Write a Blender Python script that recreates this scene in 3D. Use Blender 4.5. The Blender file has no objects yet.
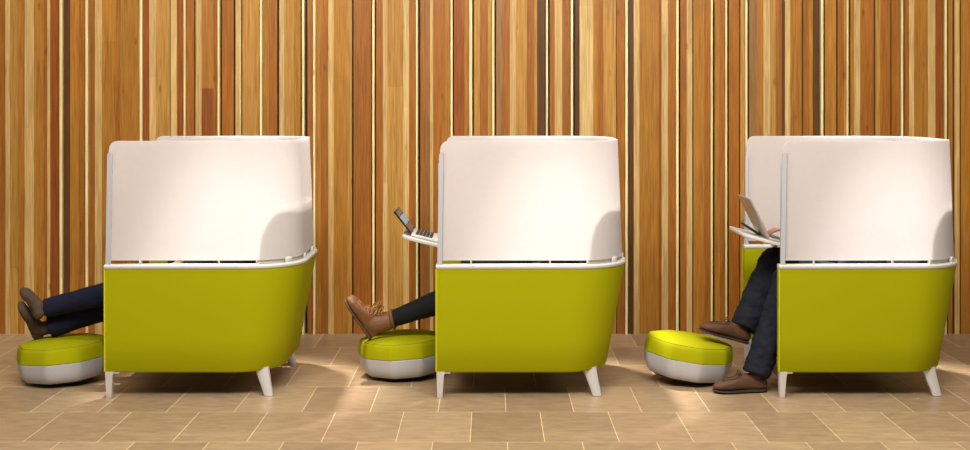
import bpy, bmesh, math, random
from mathutils import Vector, Matrix, noise

# ------------------------------------------------------------------ camera, world, lights, exposure
SC = bpy.context.scene
COL = SC.collection
PI = math.pi
NEAR = 6.25            # depth of the near side of the lounges
WALL = 7.99            # depth of the timber wall

cd = bpy.data.cameras.new('camera'); cam = bpy.data.objects.new('camera', cd); COL.objects.link(cam)
cam.location = (0, 0, 1.55); cam.rotation_euler = (PI/2, 0, 0)
cd.sensor_width = 36.0; cd.lens = 1206/970*36.0
cd.shift_x = -5/970; cd.shift_y = -125/970
SC.camera = cam

w = bpy.data.worlds.new('world'); SC.world = w; w.use_nodes = True
bg = w.node_tree.nodes['Background']; bg.inputs[0].default_value = (1.0, 0.93, 0.84, 1); bg.inputs[1].default_value = 0.20

def area(name, loc, target, size, size_y, power, col=(1, 0.93, 0.85)):
    l = bpy.data.lights.new(name, 'AREA'); l.shape = 'RECTANGLE'; l.size = size; l.size_y = size_y
    l.energy = power; l.color = col
    o = bpy.data.objects.new(name, l); COL.objects.link(o); o.location = loc
    o.rotation_euler = (Vector(target)-Vector(loc)).to_track_quat('-Z', 'Y').to_euler()
    return o
def spot(name, loc, target, ang, blend, power, radius=0.05, col=(1, 0.95, 0.9)):
    l = bpy.data.lights.new(name, 'SPOT'); l.spot_size = math.radians(ang); l.spot_blend = blend
    l.energy = power; l.color = col; l.shadow_soft_size = radius
    o = bpy.data.objects.new(name, l); COL.objects.link(o); o.location = loc
    o.rotation_euler = (Vector(target)-Vector(loc)).to_track_quat('-Z', 'Y').to_euler()
    return o
area('key_light', (0, 2.8, 4.6), (0, 6.2, 0.3), 5.0, 1.2, 440, (1, .95, .89))
area('wall_washer', (0, 5.6, 4.2), (0, 7.99, 1.8), 7.5, 0.3, 88, (1, 0.92, 0.80))
UX = (-2.0, -0.28, 1.499)     # front corner of each lounge
for ux in UX:
    spot('ceiling_spot', (ux+0.56, 7.25, 3.3), (ux+0.64, 6.70, 0.90), 31, 1.0, 1550, 0.07)

SC.view_settings.view_transform = 'Standard'
try: SC.view_settings.look = 'None'
except Exception: pass
SC.view_settings.gamma = 1.0; SC.view_settings.use_curve_mapping = False
SC.view_settings.exposure = 0.0

# ------------------------------------------------------------------ helpers
def lin(r, g, b):
    f = lambda c: (c/255/12.92 if c/255 <= .04045 else ((c/255+.055)/1.055)**2.4)
    return (f(r), f(g), f(b), 1)

def mat(name, col, rough=.5, metal=0., bump=0., bscale=100., var=0., coat=0., sheen=0., stretch=None, spec=.5):
    m = bpy.data.materials.new(name); m.use_nodes = True
    nt = m.node_tree; N = nt.nodes; L = nt.links; p = N['Principled BSDF']
    p.inputs['Base Color'].default_value = col; p.inputs['Roughness'].default_value = rough
    p.inputs['Metallic'].default_value = metal; p.inputs['Specular IOR Level'].default_value = spec
    if coat: p.inputs['Coat Weight'].default_value = coat
    if sheen: p.inputs['Sheen Weight'].default_value = sheen
    tc = N.new('ShaderNodeTexCoord'); mp = N.new('ShaderNodeMapping'); L.new(tc.outputs['Object'], mp.inputs[0])
    if stretch: mp.inputs['Scale'].default_value = stretch
    nz = N.new('ShaderNodeTexNoise'); nz.inputs['Scale'].default_value = bscale; nz.inputs['Detail'].default_value = 4
    L.new(mp.outputs[0], nz.inputs['Vector'])
    if bump:
        b = N.new('ShaderNodeBump'); b.inputs['Strength'].default_value = bump; b.inputs['Distance'].default_value = .004
        L.new(nz.outputs['Fac'], b.inputs['Height']); L.new(b.outputs[0], p.inputs['Normal'])
    mx = N.new('ShaderNodeMix'); mx.data_type = 'RGBA'
    v = max(var, .02)
    mx.inputs[6].default_value = tuple(c*(1-v) for c in col[:3])+(1,)
    mx.inputs[7].default_value = tuple(min(1, c*(1+v)) for c in col[:3])+(1,)
    L.new(nz.outputs['Fac'], mx.inputs[0]); L.new(mx.outputs[2], p.inputs['Base Color'])
    return m

def link(name, me, m=None, parent=None, smooth=True, loc=None):
    o = bpy.data.objects.new(name, me); COL.objects.link(o)
    if m: me.materials.append(m)
    if smooth:
        for p in me.polygons: p.use_smooth = True
    if parent: o.parent = parent
    if loc: o.location = loc
    return o

def obj(name, bm, m, parent=None, smooth=True, sharp=35):
    bmesh.ops.recalc_face_normals(bm, faces=bm.faces)
    if smooth:
        for e in bm.edges:
            if len(e.link_faces) == 2 and e.calc_face_angle(0) > math.radians(sharp): e.smooth = False
    me = bpy.data.meshes.new(name); bm.to_mesh(me); bm.free()
    return link(name, me, m, parent, smooth)

def thing(name, label, cat, loc=(0, 0, 0), group=None):
    o = bpy.data.objects.new(name, None); COL.objects.link(o); o.location = loc
    o.empty_display_size = .1
    o['label'] = label; o['category'] = cat
    if group: o['group'] = group
    return o

def box(bm, lo, hi, bev=0., seg=2, M=None):
    r = bmesh.ops.create_cube(bm, size=1)
    vs = r['verts']
    for v in vs:
        v.co = Vector([(lo[i]+hi[i])/2 + v.co[i]*(hi[i]-lo[i]) for i in range(3)])
    if bev:
        es = list({e for v in vs for e in v.link_edges})
        rr = bmesh.ops.bevel(bm, geom=es, offset=bev, segments=seg, affect='EDGES', profile=.5)
        vs = list({v for f in rr['faces'] for v in f.verts} | {v for v in vs if v.is_valid})
    if M is not None:
        for v in vs: v.co = M @ v.co
    return vs

def loft(bm, rings, closed=True, caps=True, M=None):
    R = []
    for r in rings: R.append([bm.verts.new(M @ Vector(p) if M is not None else p) for p in r])
    n = len(R[0])
    for a, b in zip(R[:-1], R[1:]):
        for i in range(n if closed else n-1):
            j = (i+1) % n
            bm.faces.new((a[i], a[j], b[j], b[i]))
    if caps:
        bm.faces.new(R[0][::-1]); bm.faces.new(R[-1])

def tube(bm, pts, r, n=10):
    pts = [Vector(p) for p in pts]; rings = []
    for i, p in enumerate(pts):
        a = pts[max(i-1, 0)]; b = pts[min(i+1, len(pts)-1)]
        d = (b-a).normalized()
        u = d.orthogonal().normalized() if i == 0 else (U - d*U.dot(d)).normalized()
        U = u; v = d.cross(u)
        rr = r[i] if isinstance(r, (list, tuple)) else r
        rings.append([p+(u*math.cos(2*PI*k/n)+v*math.sin(2*PI*k/n))*rr for k in range(n)])
    loft(bm, rings)

def lathe(bm, prof, n=48, shape=None, M=None):
    rings = []
    for r, z in prof:
        ring = []
        for k in range(n):
            a = 2*PI*k/n; s = shape(a) if shape else 1
            ring.append(Vector((r*s*math.cos(a), r*s*math.sin(a), z)))
        rings.append(ring)
    loft(bm, rings, M=M)

# ------------------------------------------------------------------ materials
GREEN = mat('lime_fabric', lin(155, 154, 0), .85, bump=.15, bscale=500, var=.05, spec=.12)
GREEN2 = mat('lime_piping', lin(190, 190, 30), .7, bump=.1, bscale=500, spec=.2)
GREY = mat('grey_shell', lin(182, 182, 184), .5, bump=.02, bscale=60, var=.02)
WHITE = mat('white_metal', lin(208, 205, 200), .35, bump=.02, bscale=80)
ALU = mat('cast_aluminium', lin(214, 211, 208), .38, metal=.35, bump=.02, bscale=120)
RUBBER = mat('black_rubber', lin(22, 20, 20), .7, bump=.1, bscale=200)
CUSH = mat('charcoal_cushion', lin(38, 38, 42), .9, bump=.2, bscale=400, var=.1)
SHELLG = mat('pale_backrest', lin(196, 190, 178), .7, bump=.1, bscale=300)
DENIM = mat('navy_denim', lin(22, 25, 45), .85, bump=.3, bscale=130, var=.25, spec=.2)
DENIM2 = mat('faded_denim', lin(26, 29, 38), .85, bump=.3, bscale=100, var=.35, spec=.2)
BLACKC = mat('black_knit', lin(22, 24, 26), .8, bump=.2, bscale=300, var=.2, spec=.2)
SOCK = mat('brown_sock', lin(78, 64, 52), .95, bump=.4, bscale=400, var=.2, spec=.1)
BOOT = mat('tan_leather', lin(108, 68, 34), .6, bump=.25, bscale=120, var=.18)
SHOE = mat('brown_leather', lin(86, 54, 30), .7, bump=.35, bscale=60, var=.4)
SOLE = mat('dark_sole', lin(42, 34, 30), .7, bump=.1, bscale=100)
LACE = mat('tan_lace', lin(150, 102, 46), .7, bump=.2, bscale=400)
LACED = mat('brown_lace', lin(58, 36, 22), .7, bump=.2, bscale=400)
SKIN = mat('skin', lin(128, 86, 64), .5, bump=.05, bscale=100, var=.05)
KNIT1 = mat('grey_sweater', lin(92, 92, 98), .9, bump=.3, bscale=250, var=.1)
KNIT2 = mat('dark_sweater', lin(52, 44, 42), .9, bump=.3, bscale=250, var=.1)
KNIT3 = mat('blue_shirt', lin(70, 82, 105), .85, bump=.15, bscale=250, var=.1)
HAIR = mat('brown_hair', lin(50, 34, 24), .6, bump=.5, bscale=80, var=.3)
EYE = mat('eye', lin(40, 30, 26), .2)
LIP = mat('lips', lin(176, 104, 92), .5)
SILVER = mat('laptop_aluminium', lin(196, 184, 174), .35, metal=.6, bump=.01, bscale=200)
BLACKP = mat('black_glass', lin(14, 14, 16), .15)
KEYS = mat('black_keys', lin(30, 28, 30), .5)
STITCH = mat('denim_stitch', lin(70, 84, 110), .8)

def screen_mat():
    m = bpy.data.materials.new('frosted_screen'); m.use_nodes = True
    nt = m.node_tree; N = nt.nodes; L = nt.links; N.clear()
    out = N.new('ShaderNodeOutputMaterial')
    d = N.new('ShaderNodeBsdfDiffuse'); t = N.new('ShaderNodeBsdfTranslucent'); g = N.new('ShaderNodeBsdfGlossy')
    nz = N.new('ShaderNodeTexNoise'); nz.inputs['Scale'].default_value = 40
    tc = N.new('ShaderNodeTexCoord'); L.new(tc.outputs['Object'], nz.inputs['Vector'])
    mx = N.new('ShaderNodeMix'); mx.data_type = 'RGBA'
    mx.inputs[6].default_value = (.86, .83, .82, 1); mx.inputs[7].default_value = (.90, .87, .86, 1)
    L.new(nz.outputs['Fac'], mx.inputs[0]); L.new(mx.outputs[2], d.inputs[0]); L.new(mx.outputs[2], t.inputs[0])
    g.inputs['Roughness'].default_value = .35; g.inputs[0].default_value = (.9, .9, .9, 1)
    a = N.new('ShaderNodeMixShader'); a.inputs[0].default_value = .62
    L.new(d.outputs[0], a.inputs[1]); L.new(t.outputs[0], a.inputs[2])
    b = N.new('ShaderNodeMixShader'); b.inputs[0].default_value = .04
    L.new(a.outputs[0], b.inputs[1]); L.new(g.outputs[0], b.inputs[2])
    L.new(b.outputs[0], out.inputs[0])
    return m
SCREEN = screen_mat()
RAIL = mat('rail_grey', lin(176, 176, 180), .4, bump=.02)

def floor_mat():
    m = bpy.data.materials.new('stone_tile'); m.use_nodes = True
    nt = m.node_tree; N = nt.nodes; L = nt.links; p = N['Principled BSDF']
    tc = N.new('ShaderNodeTexCoord'); mp = N.new('ShaderNodeMapping')
    mp.inputs['Location'].default_value = (.024-.103+.338*20, -5.465+10*.5255, 0)
    L.new(tc.outputs['Object'], mp.inputs[0])
    bk = N.new('ShaderNodeTexBrick'); L.new(mp.outputs[0], bk.inputs['Vector'])
    bk.offset = .5; bk.offset_frequency = 2; bk.squash = 1
    bk.inputs['Scale'].default_value = 1; bk.inputs['Brick Width'].default_value = .338
    bk.inputs['Row Height'].default_value = .5255; bk.inputs['Mortar Size'].default_value = .0022
    bk.inputs['Mortar Smooth'].default_value = .2; bk.inputs['Bias'].default_value = 0
    bk.inputs['Color1'].default_value = lin(178, 152, 120); bk.inputs['Color2'].default_value = lin(150, 126, 98)
    bk.inputs['Mortar'].default_value = lin(226, 200, 160)
    n1 = N.new('ShaderNodeTexNoise'); n1.inputs['Scale'].default_value = 9; n1.inputs['Detail'].default_value = 8
    mp2 = N.new('ShaderNodeMapping'); mp2.inputs['Scale'].default_value = (1, 3, 1)
    mp2.inputs['Rotation'].default_value = (0, 0, .5)
    L.new(tc.outputs['Object'], mp2.inputs[0]); L.new(mp2.outputs[0], n1.inputs['Vector'])
    cr = N.new('ShaderNodeValToRGB'); cr.color_ramp.elements[0].position = .3; cr.color_ramp.elements[1].position = .72
    cr.color_ramp.elements[0].color = (.80, .78, .76, 1); cr.color_ramp.elements[1].color = (1.12, 1.1, 1.08, 1)
    L.new(n1.outputs['Fac'], cr.inputs[0])
    mx = N.new('ShaderNodeMix'); mx.data_type = 'RGBA'; mx.blend_type = 'MULTIPLY'; mx.inputs[0].default_value = 1
    L.new(bk.outputs['Color'], mx.inputs[6]); L.new(cr.outputs[0], mx.inputs[7]); L.new(mx.outputs[2], p.inputs['Base Color'])
    n2 = N.new('ShaderNodeTexNoise'); n2.inputs['Scale'].default_value = 60; n2.inputs['Detail'].default_value = 6
    L.new(tc.outputs['Object'], n2.inputs['Vector'])
    bp = N.new('ShaderNodeBump'); bp.inputs['Strength'].default_value = .12; bp.inputs['Distance'].default_value = .003
    L.new(n2.outputs['Fac'], bp.inputs['Height']); L.new(bp.outputs[0], p.inputs['Normal'])
    p.inputs['Roughness'].default_value = .42
    return m

def wood_mat():
    m = bpy.data.materials.new('timber_slats'); m.use_nodes = True
    nt = m.node_tree; N = nt.nodes; L = nt.links; p = N['Principled BSDF']
    at = N.new('ShaderNodeAttribute'); at.attribute_name = 'plank'
    tc = N.new('ShaderNodeTexCoord'); mp = N.new('ShaderNodeMapping'); mp.inputs['Scale'].default_value = (34, 34, 1.3)
    L.new(tc.outputs['Object'], mp.inputs[0])
    n1 = N.new('ShaderNodeTexNoise'); n1.inputs['Scale'].default_value = 3; n1.inputs['Detail'].default_value = 7
    n1.inputs['Distortion'].default_value = .7; L.new(mp.outputs[0], n1.inputs['Vector'])
    cr = N.new('ShaderNodeValToRGB')
    cr.color_ramp.elements[0].position = .28; cr.color_ramp.elements[1].position = .70
    cr.color_ramp.elements[0].color = (.58, .50, .40, 1); cr.color_ramp.elements[1].color = (1.02, 1.0, .98, 1)
    L.new(n1.outputs['Fac'], cr.inputs[0])
    # scattered knots
    mp2 = N.new('ShaderNodeMapping'); mp2.inputs['Scale'].default_value = (9, 1, 3.2); L.new(tc.outputs['Object'], mp2.inputs[0])
    vo = N.new('ShaderNodeTexVoronoi'); vo.inputs['Scale'].default_value = 1; L.new(mp2.outputs[0], vo.inputs['Vector'])
    kr = N.new('ShaderNodeValToRGB'); kr.color_ramp.elements[0].position = .03; kr.color_ramp.elements[1].position = .11
    kr.color_ramp.elements[0].color = (.45, .36, .28, 1); kr.color_ramp.elements[1].color = (1, 1, 1, 1)
    L.new(vo.outputs['Distance'], kr.inputs[0])
    mx = N.new('ShaderNodeMix'); mx.data_type = 'RGBA'; mx.blend_type = 'MULTIPLY'; mx.inputs[0].default_value = 1
    L.new(at.outputs['Color'], mx.inputs[6]); L.new(cr.outputs[0], mx.inputs[7])
    m2 = N.new('ShaderNodeMix'); m2.data_type = 'RGBA'; m2.blend_type = 'MULTIPLY'; m2.inputs[0].default_value = .7
    L.new(mx.outputs[2], m2.inputs[6]); L.new(kr.outputs[0], m2.inputs[7])
    L.new(m2.outputs[2], p.inputs['Base Color'])
    p.inputs['Roughness'].default_value = .42; p.inputs['Specular IOR Level'].default_value = .35
    return m

# ------------------------------------------------------------------ setting
def make_floor():
    bm = bmesh.new(); box(bm, (-7, -1.0, -.05), (7, WALL+.06, 0))
    o = obj('floor', bm, floor_mat(), smooth=False); o['kind'] = 'structure'
make_floor()

STRIPES = """0:0O46C82L145M200C275M350O383C407R483W512D565M635O693W718O768C825M940O970
120:0M160W187R238C292L405K412C460R515W535O600K612C660M755O790W810K825O920K935C970
240:0W8K18L155K160W185M235O300K318C358L440M490K500W525K545O590W615M655O715C757M870L905K917O970
360:0O90K97W122K130O185C222L350C397O450W472K487O530T565C592O690M730W752K760R845M880W912K922L970
480:0O65L95W120K130T187O240C292L380O435L462D525K530W552K565O603C665O730W755K768D805C915M950O970
600:0O25L130K135O200W227D272C318M475R497C550O610W637K650O700C745K755M845O890W912K927M970
720:0O38W58K72O155K165L200W222K235T300M350C405L450O500D525C567M660D675O720M750D800K810W835K850M940K950O970"""
COLS = dict(C=(206, 174, 114), W=(242, 230, 172), L=(182, 138, 66), M=(172, 119, 43), O=(160, 101, 33),
            R=(146, 82, 26), D=(92, 58, 26), T=(148, 108, 62), K=(40, 24, 14))  # W: lit fin edges painted pale; K: gaps beside them painted dark as shadow
def make_wall():
    segs = []                                  # (x0, x1, code) in photograph columns
    for ln in STRIPES.split('\n'):
        base, rest = ln.split(':'); base = float(base)
        import re
        toks = re.findall(r'(\d+)([A-Z])?', rest)
        for (a, c), (b, _) in zip(toks[:-1], toks[1:]):
            segs.append((base+float(a)/8.083, base+float(b)/8.083, c))
    last = "0O30L45W62K77M105C150O250D265L300O375D385O445K450W470K482O515C552M655C710R775W795K808M840D855C890K903M970"
    import re
    toks = re.findall(r'(\d+)([A-Z])?', last)
    for (a, c), (b, _) in zip(toks[:-1], toks[1:]):
        segs.append((840+float(a)/7.46, 840+float(b)/7.46, c))
    rnd = random.Random(4)
    def fill(a, b):
        x = a
        while x < b:
            c = rnd.choice('MMOOLLCRTDWK'); ww = {'W': 3, 'K': 1.5, 'C': 6}.get(c, rnd.uniform(7, 15))
            segs.append((x, min(x+ww, b), c)); x += ww
    fill(-330, 0); fill(970, 1300)
    segs.sort()
    bm = bmesh.new(); cl = bm.loops.layers.float_color.new('plank')
    H = 3.0; k = WALL/1206
    for (a, b, c) in segs:
        if b-a < .3: continue
        if c == 'W': a, b = a+.12*(b-a), b-.16*(b-a)
        x0 = (a-490)*k; x1 = (b-490)*k
        dep = {'W': -.012, 'K': .030, 'C': -.004, 'D': .006}.get(c, rnd.choice([0, .002, .004, -.002]))
        cuts = [0]
        if c not in 'WK':
            z = rnd.uniform(.3, 2.2)
            while z < H-.3: cuts.append(z); z += rnd.uniform(.7, 1.8)
        cuts.append(H)
        basec = COLS[c]
        if abs(a-(120+660/8.083)) < .01: cuts = [0, 1.628, H]
        for i, (z0, z1) in enumerate(zip(cuts[:-1], cuts[1:])):
            f = 1+rnd.uniform(-.04, .04) if c not in 'WK' else 1+rnd.uniform(-.02, .02)
            g = rnd.uniform(-.02, .02)
            cc = (basec[0]*f, basec[1]*f*(1+g), basec[2]*f*(1+2*g))
            if len(cuts) == 3 and cuts[1] == 1.628: cc = (140, 82, 34) if i == 0 else (172, 118, 50)
            col = lin(*[min(255, q) for q in cc])
            vs = box(bm, (x0, WALL+dep, z0), (x1, WALL+.06, z1))
            for fa in {fa for v in vs for fa in v.link_faces}:
                for lp in fa.loops: lp[cl] = col
    o = obj('wall_back', bm, wood_mat(), smooth=False); o['kind'] = 'structure'
    # timber backing behind the slats
    bm = bmesh.new(); box(bm, (-5.6, WALL+.061, 0), (5.6, WALL+.12, 3.0))
    o = obj('trim_1', bm, mat('backing_board', lin(50, 32, 20), .8, bump=.1), smooth=False); o['kind'] = 'structure'
make_wall()

# ------------------------------------------------------------------ lounge
LEN, WID, CR = 1.008, .90, .28
def outline(n=14, x_start=0.0, ns=16):
    """plan path from near front round the back to far front: (x, y, nx, ny, s)"""
    pts = []
    xs = LEN-CR
    for i in range(ns): pts.append((x_start+(xs-x_start)*i/ns, 0, 0, -1))
    for i in range(n+1):
        a = PI/2*i/n
        pts.append((xs+CR*math.sin(a), CR-CR*math.cos(a), math.sin(a), -math.cos(a)))
    for i in range(1, 6): pts.append((LEN, CR+(WID-2*CR)*i/6, 1, 0))
    for i in range(n+1):
        a = PI/2*i/n
        pts.append((xs+CR*math.cos(a), WID-CR+CR*math.sin(a), math.cos(a), math.sin(a)))
    for i in range(1, ns+1): pts.append((xs+(x_start-xs)*i/ns, WID, 0, 1))
    return pts
def sweep(bm, path, section):
    rings = []; s = 0; tot = sum(math.dist(a[:2], b[:2]) for a, b in zip(path[:-1], path[1:]))
    for i, p in enumerate(path):
        if i: s += math.dist(path[i-1][:2], p[:2])
        ring = []
        for (off, z, lean, flean) in section(s, tot, p):
            x = p[0]+p[2]*off; y = p[1]+p[3]*off
            t = max(0, min(1, x/LEN))
            ring.append(Vector((x - lean*t + flean*(1-t), y, z)))
        rings.append(ring)
    loft(bm, rings)

def body_lean(z): return .092*(1-(z-.135)/.54)
def make_lounge(label, ux, tray):
    t = thing('work_lounge', label, 'lounge seat', (ux, NEAR, 0), 'lime green work lounges with frosted screens')
    path = outline()
    # upholstered U shaped body
    bm = bmesh.new()
    def sec(s, T, p):
        r = []
        for off, z in ((-.040, .139), (-.016, .135), (-.009, .145), (-.006, .30), (-.002, .50), (0, .674), (-.045, .674), (-.047, .40), (-.050, .16)):
            r.append((off, z, body_lean(z), 0))
        return r
    sweep(bm, path, sec)
    obj('upholstered_body', bm, GREEN, t)
    for yy in (0, WID):                                    # piping down the front edges
        bm = bmesh.new(); sy = 1 if yy == 0 else -1
        tube(bm, [(.001, yy+sy*.007, .14), (.001, yy+sy*.003, .40), (.001, yy+sy*.001, .672)], .004, 8)
        obj('piping', bm, GREEN2, t)
    # white cap rail
    bm = bmesh.new()
    sweep(bm, path, lambda s, T, p: [(.002, .675, 0, 0), (.006, .681, 0, 0), (.006, .689, 0, 0), (.001, .696, 0, 0), (-.044, .696, 0, 0), (-.049, .690, 0, 0), (-.049, .681, 0, 0), (-.045, .675, 0, 0)])
    obj('cap_rail', bm, WHITE, t)
    # translucent screen
    bm = bmesh.new()
    xs = [0, .002, .006, .012, .02, .03, .045]
    pth = outline(x_start=.012)
    first = [(.012+q, 0, 0, -1) for q in xs]; lastp = [(.012+q, WID, 0, 1) for q in reversed(xs)]
    pth = first+pth[1:-1]+lastp
    R = .045; ZT = 1.3375; ZB = .717
    def ssec(s, T, p):
        e = min(s, T-s); zt = ZT if e >= R else ZT-R+math.sqrt(max(0, R*R-(R-e)**2))
        out = []
        for off, z in ((-.010, ZB), (-.011, (ZB+zt)/2), (-.013, zt), (-.019, zt), (-.017, (ZB+zt)/2), (-.016, ZB)):
            q = (z-ZB)/(ZT-ZB)
            out.append((off, z, (.022*q+.004), .010*q))
        return out
    sweep(bm, pth, ssec)
    obj('frosted_screen', bm, SCREEN, t)
    for yy, sy in ((0, 1), (WID, -1)):                     # front rails of the screen
        bm = bmesh.new()
        rings = []
        for z, dx in ((.696, 0), (1.0, .005), (1.265, .009), (1.277, .012)):
            hw = .013 if z < 1.27 else .009
            cx = .020+dx
            rings.append([Vector((cx-hw, yy+sy*.000, z)), Vector((cx+hw-.003, yy-sy*.002, z)), Vector((cx+hw, yy+sy*.004, z)),
                          Vector((cx+hw, yy+sy*.0095, z)), Vector((cx-hw, yy+sy*.0095, z))])
        loft(bm, rings); obj('screen_rail', bm, RAIL, t)
        bm = bmesh.new(); box(bm, (.010, yy+sy*.018-.0005 if sy > 0 else yy-.026, .696), (.028, yy+.026 if sy > 0 else yy-.0175, 1.22), .002)
        obj('screen_rail', bm, RAIL, t)
    # little clips that carry the screen over the cap
    for i in (4, 13, 18, 24, 30, 35, 41, 46, 55):
        if i >= len(path): continue
        p = path[i]; bm = bmesh.new()
        ang = math.atan2(p[3], p[2])
        M = Matrix.Translation((p[0]-p[2]*.013, p[1]-p[3]*.013, 0)) @ Matrix.Rotation(ang, 4, 'Z')
        big = i in (24, 35)
        box(bm, (-.009, -.004 if not big else -.02, .696), (.006, .004 if not big else .02, .724), .0015, 1, M)
        obj('screen_clip', bm, WHITE, t)
    # backrest shell wrapping round the rear corners, close against the screen
    bm = bmesh.new(); X0 = .800
    xs = LEN-CR
    fullp = outline(n=40, ns=60)
    bp = [p for p in fullp if p[0] >= X0-.001]
    def bsec(s, T, p):
        e = min(s, T-s); A = .165; Hh = .280
        zt = .70+Hh*(1-(1-min(1, e/A))**2.2)**(1/2.2)
        zt = max(zt, .702)
        o = []
        for off, z in ((-.022, .698), (-.022, zt-.003), (-.026, zt), (-.042, zt), (-.046, zt-.003), (-.046, .698)):
            q = (z-ZB)/(ZT-ZB)
            o.append((off, z, (.022*q+.004), .010*q))
        return o
    sweep(bm, bp, bsec)
    obj('backrest_shell', bm, SHELLG, t)
    # seat: base pan, seat cushion, back cushion
    bm = bmesh.new()
    box(bm, (.05, .052, .15), (.70, WID-.052, .27), .02, 3); obj('seat_base', bm, CUSH, t)
    bm = bmesh.new()
    box(bm, (.045, .055, .272), (.70, WID-.055, .41), .035, 4); obj('seat_cushion', bm, CUSH, t)
    bm = bmesh.new()
    M = Matrix.Translation((.70, WID/2, .40)) @ Matrix.Rotation(math.radians(12), 4, 'Y')
    box(bm, (.0, -.34, -.1), (.09, .34, .50), .04, 4, M); obj('back_cushion', bm, CUSH, t)
    for yy in (.054, WID-.084):
        bm = bmesh.new(); box(bm, (.11, yy, .41), (.72, yy+.030, .655), .012, 3); obj('side_pad', bm, CUSH, t)
    # legs
    for y in (.028, WID-.028):
        bm = bmesh.new(); rings = []
        for z, x0, x1, hy in ((.139, .003, .044, .019), (.128, .003, .045, .019), (.120, .003, .041, .018), (.03, .005, .034, .014), (.004, .006, .033, .013), (.0, .008, .030, .010)):
            rings.append([Vector((x0, y-hy, z)), Vector((x1, y-hy, z)), Vector((x1, y+hy, z)), Vector((x0, y+hy, z))])
        loft(bm, rings)
        box(bm, (.035, y-.012, .128), (.075, y+.012, .138), .002)
        l = obj('leg', bm, ALU, t)
    for y, sy in ((.095, 1), (WID-.095, -1)):
        bm = bmesh.new(); rings = []
        for z, cx, hx, hy, cy in ((.150, .800, .040, .030, 0), (.125, .806, .036, .028, -.004), (.03, .834, .026, .020, -.022), (.004, .840, .025, .019, -.026), (0, .841, .021, .016, -.026)):
            n = 12; yc = y+cy*sy
            rings.append([Vector((cx+hx*math.copysign(abs(math.cos(2*PI*k/n))**.7, math.cos(2*PI*k/n)), yc+hy*math.copysign(abs(math.sin(2*PI*k/n))**.7, math.sin(2*PI*k/n)), z)) for k in range(n)])
        loft(bm, rings); obj('leg', bm, ALU, t)
    if tray:
        # tilting worksurface: tip x, tip z, right x, slope
        tx, tz, ln_, ang, y0, y1 = tray
        M = Matrix.Translation((tx, 0, tz)) @ Matrix.Rotation(ang, 4, 'Y')
        bm = bmesh.new()
        n = 8; pts = []; r = .05
        for cx, cy, a0 in ((r, y0+r, PI), (ln_-r, y0+r, 1.5*PI), (ln_-r, y1-r, 0), (r, y1-r, .5*PI)):
            for k in range(n+1):
                a = a0+PI/2*k/n; pts.append((cx+r*math.cos(a), cy+r*math.sin(a)))
        cxm, cym = ln_/2, (y0+y1)/2
        def ring(z, ins):
            return [Vector((x-(x-cxm)/abs(x-cxm+1e-9)*ins, y-(y-cym)/abs(y-cym+1e-9)*ins, z)) for x, y in pts]
        loft(bm, [ring(-.018, .008), ring(-.015, .002), ring(-.004, 0), ring(0, .003)], M=M)
        ws = obj('worksurface', bm, WHITE, t)
        bm = bmesh.new()
        pm = M @ Vector((ln_*.62, (y0+y1)/2+.05, -.024))
        tube(bm, [(.16, WID-.075, .62), (.16, WID-.075, .70), (.16, WID-.095, .73), (pm.x+.02, (y0+y1)/2+.1, pm.z-.02), (pm.x, (y0+y1)/2+.02, pm.z)], .011, 10)
        obj('support_arm', bm, ALU, t)
    return t

make_lounge('leftmost lime green lounge with frosted screen, sock feet sticking out at its front', UX[0], None)
make_lounge('middle lime green lounge with frosted screen, tan boot sticking out at its front', UX[1], (-.192, .826, .40, math.radians(14), .20, .62))
make_lounge('rightmost lime green lounge with frosted screen, jeans and brown shoes at its front', UX[2], (-.147, .838, .38, math.radians(14.5), .16, .60))

# ------------------------------------------------------------------ ottomans
def make_ottoman(label, loc, tilt, rot):
    t = thing('ottoman', label, 'footrest', loc, 'round lime and grey ottomans')
    def shape(a):
        k = 9; aa = (a+rot) % (2*PI/k)-PI/k
        poly = math.cos(PI/k)/math.cos(aa)
        return 1-.8*(1-poly/1.0)
    R = Matrix.Rotation(tilt, 4, 'Y')
    rk = [(.01, .0), (.08, .001), (.14, .005), (.185, .014), (.19, .02), (.02, .02)]
    off = max(r*abs(math.sin(tilt))-z*math.cos(tilt) for r, z in rk)
    M = Matrix.Translation((0, 0, off)) @ R
    bm = bmesh.new(); lathe(bm, rk, 72, M=M)
    obj('rocker_base', bm, RUBBER, t)
    bm = bmesh.new()
    prof = [(.10, .0205), (.196, .0205), (.214, .026), (.228, .040), (.238, .062), (.245, .09), (.249, .126), (.247, .1285), (.10, .1285)]
    lathe(bm, prof, 90, shape, M); obj('lower_shell', bm, GREY, t)
    bm = bmesh.new()
    prof = [(.10, .129), (.245, .129), (.250, .133), (.247, .16), (.240, .192), (.235, .205), (.230, .210), (.2285, .2085), (.226, .212), (.20, .220), (.15, .228), (.08, .233), (.01, .234)]
    lathe(bm, prof, 90, shape, M); obj('cushion_top', bm, GREEN, t)
    bm = bmesh.new()
    ring = []
    n = 90
    pts = [M @ Vector((.2295*shape(2*PI*k/n)*math.cos(2*PI*k/n), .2295*shape(2*PI*k/n)*math.sin(2*PI*k/n), .2105)) for k in range(n+1)]
    tube(bm, pts, .0018, 6); obj('seam', bm, mat('olive_seam', lin(122, 124, 4), .8), t)
    return t
make_ottoman('lime and grey ottoman under two crossed sock feet, leftmost of three', (-2.352, 6.67, 0), math.radians(-3.0), .2)
make_ottoman('lime and grey ottoman under the heel of a tan lace boot', (-.488, 6.80, 0), math.radians(-2.5), .35)
make_ottoman('lime and grey ottoman tilted toward brown shoe, rightmost of three', (1.078, 6.68, 0), math.radians(7.5), .05)

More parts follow.
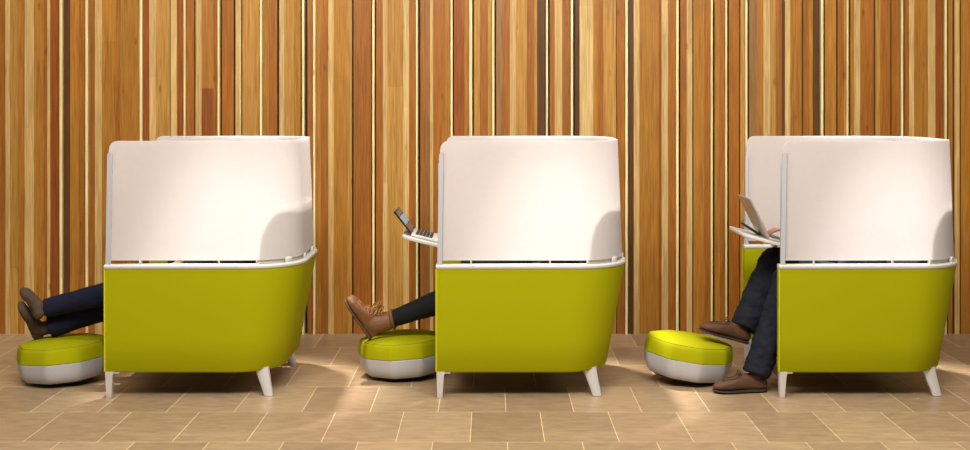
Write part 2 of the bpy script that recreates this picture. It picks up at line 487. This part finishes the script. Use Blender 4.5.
# ------------------------------------------------------------------ people
def rcone(bm, a, b, ra, rb, sy=1.0, n=14, axis=None):
    """rounded cone from a to b; sy squashes it along 'axis' (default world Y)"""
    a = Vector(a); b = Vector(b); d = b-a; L = d.length
    if L < 1e-6: d = Vector((0, 0, 1)); L = 1e-6
    d.normalize()
    ax = Vector(axis or (0, 1, 0)); u = (ax-d*ax.dot(d))
    u = u.normalized() if u.length > .05 else d.orthogonal().normalized()
    v = d.cross(u)
    rings = []
    def ring(c, r):
        rings.append([c+u*math.cos(2*PI*k/n)*r*sy+v*math.sin(2*PI*k/n)*r for k in range(n)])
    m = 5
    for i in range(m):
        t = PI/2*(1-(i+.3)/m); ring(a-d*ra*math.sin(t), ra*math.cos(t))
    for i in range(4): q = i/3; ring(a+d*L*q, ra+(rb-ra)*q)
    for i in range(m):
        t = PI/2*(i+.7)/m; ring(b+d*rb*math.sin(t), rb*math.cos(t))
    loft(bm, rings)

def remeshed(name, bm, m, parent, voxel=.007, smooth=4, wr=0., cut=None):
    bmesh.ops.recalc_face_normals(bm, faces=bm.faces)
    me = bpy.data.meshes.new('tmp'); bm.to_mesh(me); bm.free()
    o = bpy.data.objects.new('tmp', me); COL.objects.link(o)
    r = o.modifiers.new('r', 'REMESH'); r.mode = 'VOXEL'; r.voxel_size = voxel
    s = o.modifiers.new('s', 'SMOOTH'); s.iterations = smooth; s.factor = .5
    dg = bpy.context.evaluated_depsgraph_get(); dg.update()
    me2 = bpy.data.meshes.new_from_object(o.evaluated_get(dg))
    bpy.data.objects.remove(o); bpy.data.meshes.remove(me)
    if wr:
        for v, nrm in zip(me2.vertices, [v.normal.copy() for v in me2.vertices]):
            q = noise.noise(Vector((v.co.x*14, v.co.y*9, v.co.z*20))) + .5*noise.noise(Vector((v.co.x*40, v.co.y*20, v.co.z*45)))
            v.co += nrm*q*wr
    return link(name, me2, m, parent)

def frame(H, T, up):
    H = Vector(H); d = (Vector(T)-H).normalized(); u = Vector(up); u = (u-d*u.dot(d)).normalized(); s = u.cross(d)
    M = Matrix.Identity(4)
    for i in range(3): M[i][0] = d[i]; M[i][1] = s[i]; M[i][2] = u[i]; M[i][3] = H[i]
    return M
def interp(tab, t):
    for (a, b) in zip(tab[:-1], tab[1:]):
        if t <= b[0]:
            q = (t-a[0])/(b[0]-a[0]); q = q*q*(3-2*q)
            return [a[i]+(b[i]-a[i])*q for i in range(1, len(a))]
    return list(tab[-1][1:])
def foot_loft(bm, L, tab, z0, M, grow=0., n=20, st=26, curve=0.0):
    rings = []
    for i in range(st+1):
        t = i/st; hw, h, yo, zl = interp(tab, t); x = L*t
        ring = []
        for k in range(n):
            a = 2*PI*k/n; c, s = math.cos(a), math.sin(a)
            e = .75
            y = yo+(hw+grow)*math.copysign(abs(c)**e, c)
            zz = (h/2)*math.copysign(abs(s)**e, s)+h/2
            ring.append(Vector((x, y, z0+zl+zz)))
        rings.append(ring)
    loft(bm, rings, M=M)
SHOE_T = [(0, .012, .040, 0, .006), (.04, .027, .060, 0, .002), (.15, .034, .074, 0, 0), (.35, .034, .084, 0, 0), (.5, .039, .078, .002, 0), (.7, .046, .060, .004, 0), (.86, .042, .045, .004, .001), (.96, .028, .026, .002, .004), (1, .010, .012, 0, .009)]
SOLE_T = [(0, .014, .016, 0, .001), (.04, .029, .018, 0, 0), (.15, .036, .018, 0, 0), (.35, .034, .018, 0, 0), (.5, .039, .016, .002, 0), (.7, .048, .015, .004, 0), (.86, .045, .014, .004, .001), (.96, .031, .012, .002, .004), (1, .012, .008, 0, .008)]
FOOT_T = [(0, .010, .030, 0, .012), (.04, .024, .052, 0, .005), (.15, .030, .070, 0, .001), (.32, .030, .080, 0, .002), (.5, .034, .062, .002, .006), (.7, .041, .045, .004, .002), (.86, .040, .034, .004, .002), (.96, .028, .026, .002, .003), (1, .012, .014, 0, .008)]

def moccasin(parent, H, T, up, L=.29):
    M = frame(H, T, up)
    bm = bmesh.new(); foot_loft(bm, L, SHOE_T, .012, M)
    s = obj('shoe', bm, SHOE, parent, sharp=60)
    bm = bmesh.new(); foot_loft(bm, L, SOLE_T, 0, M, .002); obj('shoe_sole', bm, SOLE, s)
    bm = bmesh.new()                                   # raised apron seam round the toe
    pts = []
    for i in range(21):
        a = -PI*.5+PI*i/20
        x = L*(.60+.24*math.cos(a)); y = .004+.027*math.sin(a)
        if i in (0, 20): x = L*.50
        hw, h, yo, zl = interp(SHOE_T, x/L)
        z = .012+zl+h*.5+h*.5*max(0, 1-(abs(y-yo)/hw)**2.6)**(1/2.6)
        pts.append(M @ Vector((x, y, z+.001)))
    tube(bm, pts, .0042, 6); obj('apron_seam', bm, LACED, s)
    bm = bmesh.new()                                   # opening collar
    pts = []
    for i in range(25):
        a = 2*PI*i/24; x = L*(.26+.20*math.cos(a)); y = .029*math.sin(a)
        pts.append(M @ Vector((x, y, .091-.002*math.cos(a)-.004*abs(math.sin(a)))))
    tube(bm, pts, .005, 8); obj('shoe_collar', bm, SHOE, s)
    bm = bmesh.new()
    for q in (.47, .53):
        tube(bm, [M @ Vector((L*q, -.026, .080)), M @ Vector((L*(q+.01), 0, .098-q*.02)), M @ Vector((L*q, .026, .080))], .0028, 6)
    c = Vector((L*.48, 0, .098))
    for sy in (1, -1):                                 # bow
        tube(bm, [M @ (c+Vector(v)) for v in ((0, 0, -.006), (.004, sy*.012, .010), (.010, sy*.026, .012), (.012, sy*.030, .002), (.006, sy*.014, -.002), (0, 0, -.005))], .0026, 6)
        tube(bm, [M @ (c+Vector(v)) for v in ((0, 0, -.004), (.014, sy*.012, 0), (.022, sy*.028, -.014))], .0024, 6)
    obj('shoe_laces', bm, LACED, s)
    return s

def boot(parent, H, T, up, ankle, L=.262):
    M = frame(H, T, up); ank = M.inverted() @ Vector(ankle)
    tab = [(0, .016, .045, 0, .006), (.04, .030, .070, 0, .002), (.15, .037, .098, 0, 0), (.35, .038, .104, 0, 0), (.5, .040, .086, .002, 0), (.7, .045, .062, .004, 0), (.86, .042, .052, .004, .001), (.95, .032, .042, .002, .004), (1, .014, .020, 0, .012)]
    bm = bmesh.new(); foot_loft(bm, L, tab, .006, M)
    for k in range(1): rcone(bm, M @ Vector((.055, 0, .07)), M @ Vector((ank.x, ank.y, ank.z-.012)), .056, .050, .9)
    s = remeshed('boot', bm, BOOT, parent, .005, 3, .0015)
    bm = bmesh.new(); foot_loft(bm, L, SOLE_T, -.003, M, .002); obj('boot_sole', bm, mat('boot_crepe_sole', lin(84, 54, 32), .8, bump=.1), s)
    up_ = Vector((ank.x-.055, 0, ank.z-.07)).normalized()
    fwd = Vector((up_.z, 0, -up_.x))
    bm = bmesh.new(); C = Vector((ank.x, ank.y, ank.z))+up_*.018     # padded collar
    pts = [M @ (C+fwd*math.cos(2*PI*i/24)*.048+Vector((0, 1, 0))*math.sin(2*PI*i/24)*.044) for i in range(25)]
    tube(bm, pts, .009, 8); obj('boot_collar', bm, BOOT, s)
    lb = bmesh.new()
    P = [(.150, .083), (.132, .098), (.116, .113), (.106, .130), (.101, .148)]
    for i, (x, z) in enumerate(P):
        x += .004; 
        tube(lb, [M @ Vector((x-.014, -.034, z-.012)), M @ Vector((x-.004, -.02, z+.002)), M @ Vector((x, 0, z+.006)), M @ Vector((x+.008, .02, z-.006)), M @ Vector((x-.002, .034, z-.022))], .003, 6)
        tube(lb, [M @ Vector((x-.014, .034, z-.012)), M @ Vector((x-.004, .02, z+.003)), M @ Vector((x+.001, 0, z+.008)), M @ Vector((x+.008, -.02, z-.006)), M @ Vector((x-.002, -.034, z-.022))], .003, 6)
    c = Vector((.122, 0, .145))
    for sy in (1, -1):
        tube(lb, [M @ (c+Vector(v)) for v in ((0, 0, -.01), (.010, sy*.014, .010), (.014, sy*.032, .014), (.020, sy*.040, .0), (.012, sy*.020, -.006), (0, 0, -.008))], .003, 6)
        tube(lb, [M @ (c+Vector(v)) for v in ((0, 0, -.006), (.018, sy*.02, -.004), (.022, sy*.042, -.024), (.018, sy*.048, -.04))], .003, 6)
    obj('boot_laces', lb, LACE, s)
    bm = bmesh.new()                                    # seam of the toe cap
    pts = []
    for i in range(17):
        a = -PI/2+PI*i/16; y = .004+.036*math.sin(a); x = L*(.52+.30*math.cos(a))
        hw, h, yo, zl = interp(tab, x/L)
        z = .006+zl+h*.5+h*.5*max(0, 1-(abs(y-yo)/hw)**2.6)**(1/2.6)
        pts.append(M @ Vector((x, y, z)))
    tube(bm, pts, .0025, 6); obj('toe_seam', bm, LACE, s)
    return s

def sock_foot(parent, H, T, up, ankle, L=.25):
    M = frame(H, T, up)
    bm = bmesh.new(); foot_loft(bm, L, FOOT_T, 0, M)
    rcone(bm, M @ Vector((.06, 0, .05)), ankle, .038, .040)
    return remeshed('sock', bm, SOCK, parent, .005, 3, .001)

def hand(bm, wrist, dirv, palm_n, sc=1.0, curl=.5, side=1):
    """palm with four unequal curled fingers and a thumb leaving its side"""
    w_ = Vector(wrist); d = Vector(dirv).normalized(); n = Vector(palm_n); n = (n-d*n.dot(d)).normalized(); s = n.cross(d)*side
    for q, off in enumerate((-.028, -.010, .010, .027)):
        base = w_+d*(.088-.004*abs(q-1.3))*sc+s*off*sc
        rcone(bm, w_+d*.012+s*off*.55*sc, base, .0135*sc, .0105*sc)
        ln_ = (.030, .034, .032, .026)[q]*sc
        dd = d.copy(); p = base
        for seg, f in enumerate((1.3, .85, .68)):
            ca = curl*(.5+.4*seg)
            dd = (dd*math.cos(ca)+n*math.sin(ca)).normalized()
            p2 = p+dd*ln_*f; rcone(bm, p, p2, .0092*sc-.0007*seg, .0085*sc-.0009*seg); p = p2
    b = w_+d*.026*sc-s*.026*sc
    t1 = b+(d*.65-s*.75+n*.25).normalized()*.040*sc; t2 = t1+(d*.9-s*.2+n*.35).normalized()*.032*sc; t3 = t2+(d*.95+n*.4).normalized()*.022*sc
    rcone(bm, w_+d*.012, b, .015*sc, .014*sc); rcone(bm, b, t1, .014*sc, .011*sc); rcone(bm, t1, t2, .0105*sc, .0095*sc); rcone(bm, t2, t3, .0095*sc, .008*sc)

def make_person(label, P):
    hip = Vector(P['hip'])
    t = thing('person', label, 'person', (hip.x, hip.y, 0), None)
    inv = Matrix.Translation((-hip.x, -hip.y, 0))
    S = P.get('s', 1.0)
    chest = Vector(P['chest']); neck = Vector(P['neck']); head = Vector(P['head'])
    sh = [Vector((neck.x, neck.y+sg*.165*S, neck.z-.075)) for sg in (-1, 1)]
    hips = [Vector((hip.x, hip.y+sg*.085*S, hip.z)) for sg in (-1, 1)]
    fwd = Vector(P.get('face', (-1, 0, -.25))).normalized()
    upv = Vector((0, 0, 1)); upv = (upv-fwd*upv.dot(fwd)).normalized(); sd = Vector((0, 1, 0))
    def put(o): 
        o.data.transform(inv); 
        for c in o.children: put(c)
    made = []
    # ---- body, one continuous surface
    bm = bmesh.new()
    rcone(bm, hips[0], hips[1], .095*S, .095*S)
    rcone(bm, hip, chest, .095*S, .105*S, 1.35); rcone(bm, chest, neck-Vector((0, 0, .07)), .10*S, .075*S, 1.45)
    rcone(bm, sh[0], sh[1], .052*S, .052*S)
    rcone(bm, neck-Vector((0, 0, .04)), head-upv*.05, .055*S, .052*S)
    rcone(bm, head-upv*.02-fwd*.012, head+upv*.035-fwd*.014, .082, .086, .88)
    rcone(bm, head-upv*.05+fwd*.018, head-upv*.075+fwd*.042, .060, .036, .92)
    rcone(bm, head+upv*.0+fwd*.078, head-upv*.030+fwd*.100, .009, .013)         # nose
    rcone(bm, head+upv*.022+fwd*.070+sd*.032, head+upv*.022+fwd*.070-sd*.032, .016, .016)  # brow
    for sg in (-1, 1): rcone(bm, head+sd*sg*.078-upv*.022, head+sd*sg*.084+upv*.018, .011, .017, .5)  # ears
    for i in (0, 1):
        leg = P['legs'][i]; kn = Vector(leg[0]); an = Vector(leg[1])
        rcone(bm, hips[i], kn, .068*S, .046*S); m_ = kn.lerp(an, .3)
        rcone(bm, kn, m_, .046*S, .048*S); rcone(bm, m_, an, .047*S, .030*S)
        el = Vector(P['arms'][i][0]); wr = Vector(P['arms'][i][1])
        rcone(bm, sh[i], el, .043*S, .034*S); rcone(bm, el, wr, .034*S, .023*S)
        hand(bm, wr, P['arms'][i][2], P['arms'][i][3], .95*S, P['arms'][i][4], 1 if i == 0 else -1)
    b = remeshed('body', bm, SKIN, t, .0055, 3); made.append(b)
    # ---- trousers
    bm = bmesh.new()
    rcone(bm, hips[0], hips[1], .118*S, .118*S); rcone(bm, hip, hip.lerp(chest, .35), .115*S, .108*S, 1.38)
    for i in (0, 1):
        leg = P['legs'][i]; kn = Vector(leg[0]); an = Vector(leg[1]); r = leg[2]
        cuff = kn.lerp(an, leg[3])
        rcone(bm, hips[i], kn, .092*S, r[0]); m_ = kn.lerp(an, .35)
        rcone(bm, kn, m_, r[0], r[1]); 
        # open ended shank down to the hem
        rcone(bm, m_, cuff-(cuff-m_).normalized()*r[2], r[1], r[2])
        dd = (cuff-m_).normalized(); u = Vector((0, 1, 0)); u = (u-dd*u.dot(dd)).normalized(); v = dd.cross(u)
        rings = [[m_.lerp(cuff, q)+(u*math.cos(2*PI*k/20)+v*math.sin(2*PI*k/20))*(r[1]+(r[2]-r[1])*q) for k in range(20)] for q in (0, .5, 1)]
        loft(bm, rings)
    tr = remeshed('trousers' if not P.get('leggings') else 'leggings', bm, P['tmat'], t, .0065, 2, P.get('wr', .004)); made.append(tr)
    # ---- top
    bm = bmesh.new()
    rcone(bm, hip.lerp(chest, .25), chest, .122*S, .125*S, 1.35); rcone(bm, chest, neck-Vector((0, 0, .08)), .12*S, .085*S, 1.5)
    rcone(bm, sh[0], sh[1], .064*S, .064*S)
    for i in (0, 1):
        el = Vector(P['arms'][i][0]); wr = Vector(P['arms'][i][1])
        rcone(bm, sh[i], el, .056*S, .046*S); rcone(bm, el, el.lerp(wr, .86), .046*S, .034*S)
    made.append(remeshed('sweater', bm, P['smat'], t, .008, 3, .004))
    # ---- hair, eyes, mouth
    bm = bmesh.new()
    rcone(bm, head+upv*.03-fwd*.030, head+upv*.055-fwd*.024, .092, .088, .90)
    rcone(bm, head-upv*.03-fwd*.045, head+upv*.03-fwd*.04, .068, .08, .95)
    if P.get('long'): rcone(bm, head-fwd*.05, head-fwd*.085-upv*.15, .080, .055, 1.1)
    made.append(remeshed('hair', bm, HAIR, t, .006, 2, .003))
    for sg in (-1, 1):
        bm = bmesh.new(); bmesh.ops.create_uvsphere(bm, u_segments=16, v_segments=10, radius=.0115, matrix=Matrix.Translation(head+fwd*.074+sd*sg*.031-upv*.002))
        made.append(obj('eye', bm, EYE, t))
    bm = bmesh.new(); rcone(bm, head+fwd*.084-upv*.056-sd*.017, head+fwd*.084-upv*.056+sd*.017, .0065, .0065); made.append(obj('mouth', bm, LIP, t))
    for i in (0, 1):
        f = P['feet'][i]
        if f is None: continue
        kind = f[0]
        if kind == 'moc':
            bm = bmesh.new(); an = Vector(P['legs'][i][1]); M = frame(f[1], f[2], f[3])
            rcone(bm, an, M @ Vector((.07, 0, .065)), .036, .034)
            foot_loft(bm, .22, [(a, b_*.8, c_*.8, d_, e_+.012) for a, b_, c_, d_, e_ in FOOT_T], .012, M @ Matrix.Translation((.02, 0, 0)))
            made.append(remeshed('sock', bm, SOCK, t, .005, 2))
            made.append(moccasin(t, f[1], f[2], f[3]))
        elif kind == 'boot': made.append(boot(t, f[1], f[2], f[3], f[4]))
        else: made.append(sock_foot(t, f[1], f[2], f[3], P['legs'][i][1]))
    for o in made: put(o)
    return t

Y1 = 6.70
make_person('person in navy jeans and brown socks, ankles crossed on the leftmost ottoman', dict(
    hip=(-1.56, 6.70, .505), chest=(-1.40, 6.70, .76), neck=(-1.335, 6.70, .99), head=(-1.345, 6.70, 1.115), face=(-1, 0, -.3),
    legs=[((-2.03, 6.60, .508), (-2.450, 6.615, .405), (.064, .062, .052), .965),
          ((-2.02, 6.75, .43), (-2.455, 6.69, .288), (.070, .068, .064), .97)],
    arms=[((-1.45, 6.44, .74), (-1.66, 6.55, .66), (-.9, .35, -.1), (0, .2, -1), .5), ((-1.45, 6.96, .74), (-1.66, 6.85, .66), (-.9, -.35, -.1), (0, -.2, -1), .5)],
    feet=[('sock', (-2.462, 6.56, .345), (-2.605, 6.72, .500), (.45, -.15, .9)), ('sock', (-2.530, 6.70, .212), (-2.595, 6.62, .43), (1, 0, .25))],
    tmat=DENIM, smat=KNIT1))
make_person('person in black leggings and tan lace boots, heels up on the middle ottoman', dict(
    hip=(.30, 6.70, .50), chest=(.40, 6.70, .75), neck=(.43, 6.70, .97), head=(.40, 6.70, 1.095), s=.92, face=(-1, 0, -.35),
    legs=[((-.14, 6.66, .485), (-.548, 6.70, .330), (.062, .066, .045), .97),
          ((-.13, 6.84, .470), (-.552, 6.84, .312), (.062, .064, .045), .97)],
    arms=[((.24, 6.46, .72), (-.04, 6.56, .800), (-1, .15, .05), (0, 0, -1), .35), ((.24, 6.94, .72), (-.04, 6.80, .800), (-1, -.15, .05), (0, 0, -1), .35)],
    feet=[('boot', (-.668, 6.70, .222), (-.800, 6.68, .428), (1, 0, .6), (-.560, 6.70, .325)), ('boot', (-.674, 6.84, .207), (-.800, 6.82, .400), (1, 0, .6), (-.565, 6.84, .308))],
    tmat=BLACKC, smat=KNIT2, leggings=True, wr=.002, long=True))
make_person('person in blue jeans and brown moccasins typing on a silver laptop', dict(
    hip=(2.03, 6.70, .515), chest=(2.10, 6.70, .77), neck=(2.09, 6.70, 1.00), head=(2.05, 6.70, 1.125), face=(-1, 0, -.35),
    legs=[((1.610, 6.50, .575), (1.420, 6.405, .115), (.086, .080, .073), 1.05),
          ((1.588, 6.72, .648), (1.395, 6.64, .290), (.088, .086, .078), .99)],
    arms=[((1.92, 6.44, .76), (1.690, 6.50, .828), (-1, .05, -.10), (0, 0, -1), .55), ((1.92, 6.96, .76), (1.69, 6.80, .830), (-1, -.1, -.10), (0, 0, -1), .55)],
    feet=[('moc', (1.470, 6.41, .002), (1.185, 6.385, .004), (0, 0, 1)), ('moc', (1.418, 6.64, .205), (1.135, 6.60, .290), (.2, 0, 1))],
    tmat=DENIM2, smat=KNIT3, wr=.010))

# ------------------------------------------------------------------ laptops and phone
def make_laptop(label, M, lid_ang, bodym, Wd=.32, D=.22, loc=None, art=True, lid=None, lidm=None):
    """hinge at local x=0, keyboard toward +x, width along y; lid leans to -x by lid_ang from vertical"""
    t = thing('laptop', label, 'laptop', M.to_translation()); t.matrix_world = M
    bm = bmesh.new(); box(bm, (0, -Wd/2, .0015), (D, Wd/2, .014), .004, 2); obj('base', bm, bodym, t)
    bm = bmesh.new()
    for r in range(5):
        for c in range(13):
            y = -Wd/2+.018+c*(Wd-.036)/13; x = .022+r*.019
            box(bm, (x, y+.001, .0141), (x+.016, y+(Wd-.036)/13-.001, .0158))
    obj('keyboard', bm, KEYS, t, smooth=False)
    bm = bmesh.new(); box(bm, (.135, -.05, .0141), (.200, .05, .0148), .0003, 1); obj('trackpad', bm, GREY, t, smooth=False)
    D = lid or D
    L = Matrix.Translation((0, 0, .014)) @ Matrix.Rotation(-lid_ang, 4, 'Y')
    bm = bmesh.new(); box(bm, (-.005, -Wd/2, 0), (.003, Wd/2, D), .002, 2, L); l = obj('lid', bm, lidm or bodym, t)
    bm = bmesh.new(); box(bm, (.0031, -Wd/2+.004, .004), (.004, Wd/2-.004, D-.004), 0, 1, L); obj('display', bm, BLACKP, l, smooth=False)
    if art:
        def em(nm, c, s):
            m = mat(nm, c, .3); p = m.node_tree.nodes['Principled BSDF']; p.inputs['Emission Color'].default_value = c; p.inputs['Emission Strength'].default_value = s; return m
        bm = bmesh.new(); box(bm, (.0041, -Wd/2+.014, D*.36), (.0044, Wd/2-.014, D*.72), 0, 1, L); obj('lit_window', bm, em('screen_blue', lin(120, 150, 165), .35), l, smooth=False)
        bm = bmesh.new(); box(bm, (.0041, -Wd/2+.014, D*.76), (.0044, Wd/2-.014, D*.93), 0, 1, L); obj('lit_window', bm, em('screen_grey', lin(84, 84, 92), .2), l, smooth=False)
        bm = bmesh.new(); box(bm, (.0041, -Wd/2+.014, D*.10), (.0044, Wd/2-.014, D*.32), 0, 1, L); obj('lit_window', bm, em('screen_brown', lin(92, 72, 68), .2), l, smooth=False)
    return t
# on the tilted worksurfaces (surface frames)
def tray_frame(ux, tx, tz, ang): return Matrix.Translation((ux+tx, NEAR, tz)) @ Matrix.Rotation(ang, 4, 'Y')
F2 = tray_frame(UX[1], -.192, .826, math.radians(14)); F3 = tray_frame(UX[2], -.147, .838, math.radians(14.5))
make_laptop('small laptop with lit dark display open on the white worksurface above the tan boot', F2 @ Matrix.Translation((.045, .40, .0005)), math.radians(52), WHITE, .29, .20, lid=.15, lidm=BLACKP)
make_laptop('silver laptop with its lid seen from behind on the worksurface above the brown shoes', F3 @ Matrix.Translation((.138, .33, .0005)), math.radians(41), SILVER, .31, .23, art=False)
ph = thing('smartphone', 'dark smartphone on the white worksurface behind the silver laptop lid', 'phone'); ph.matrix_world = F3 @ Matrix.Translation((.075, .38, .018)) @ Matrix.Rotation(math.radians(18), 4, 'Y')
bm = bmesh.new(); box(bm, (-.055, -.036, 0), (.055, .036, .012), .003, 2); obj('phone_body', bm, KEYS, ph)
bm = bmesh.new(); box(bm, (-.050, -.032, .0121), (.050, .032, .0126)); obj('phone_display', bm, BLACKP, ph, smooth=False)
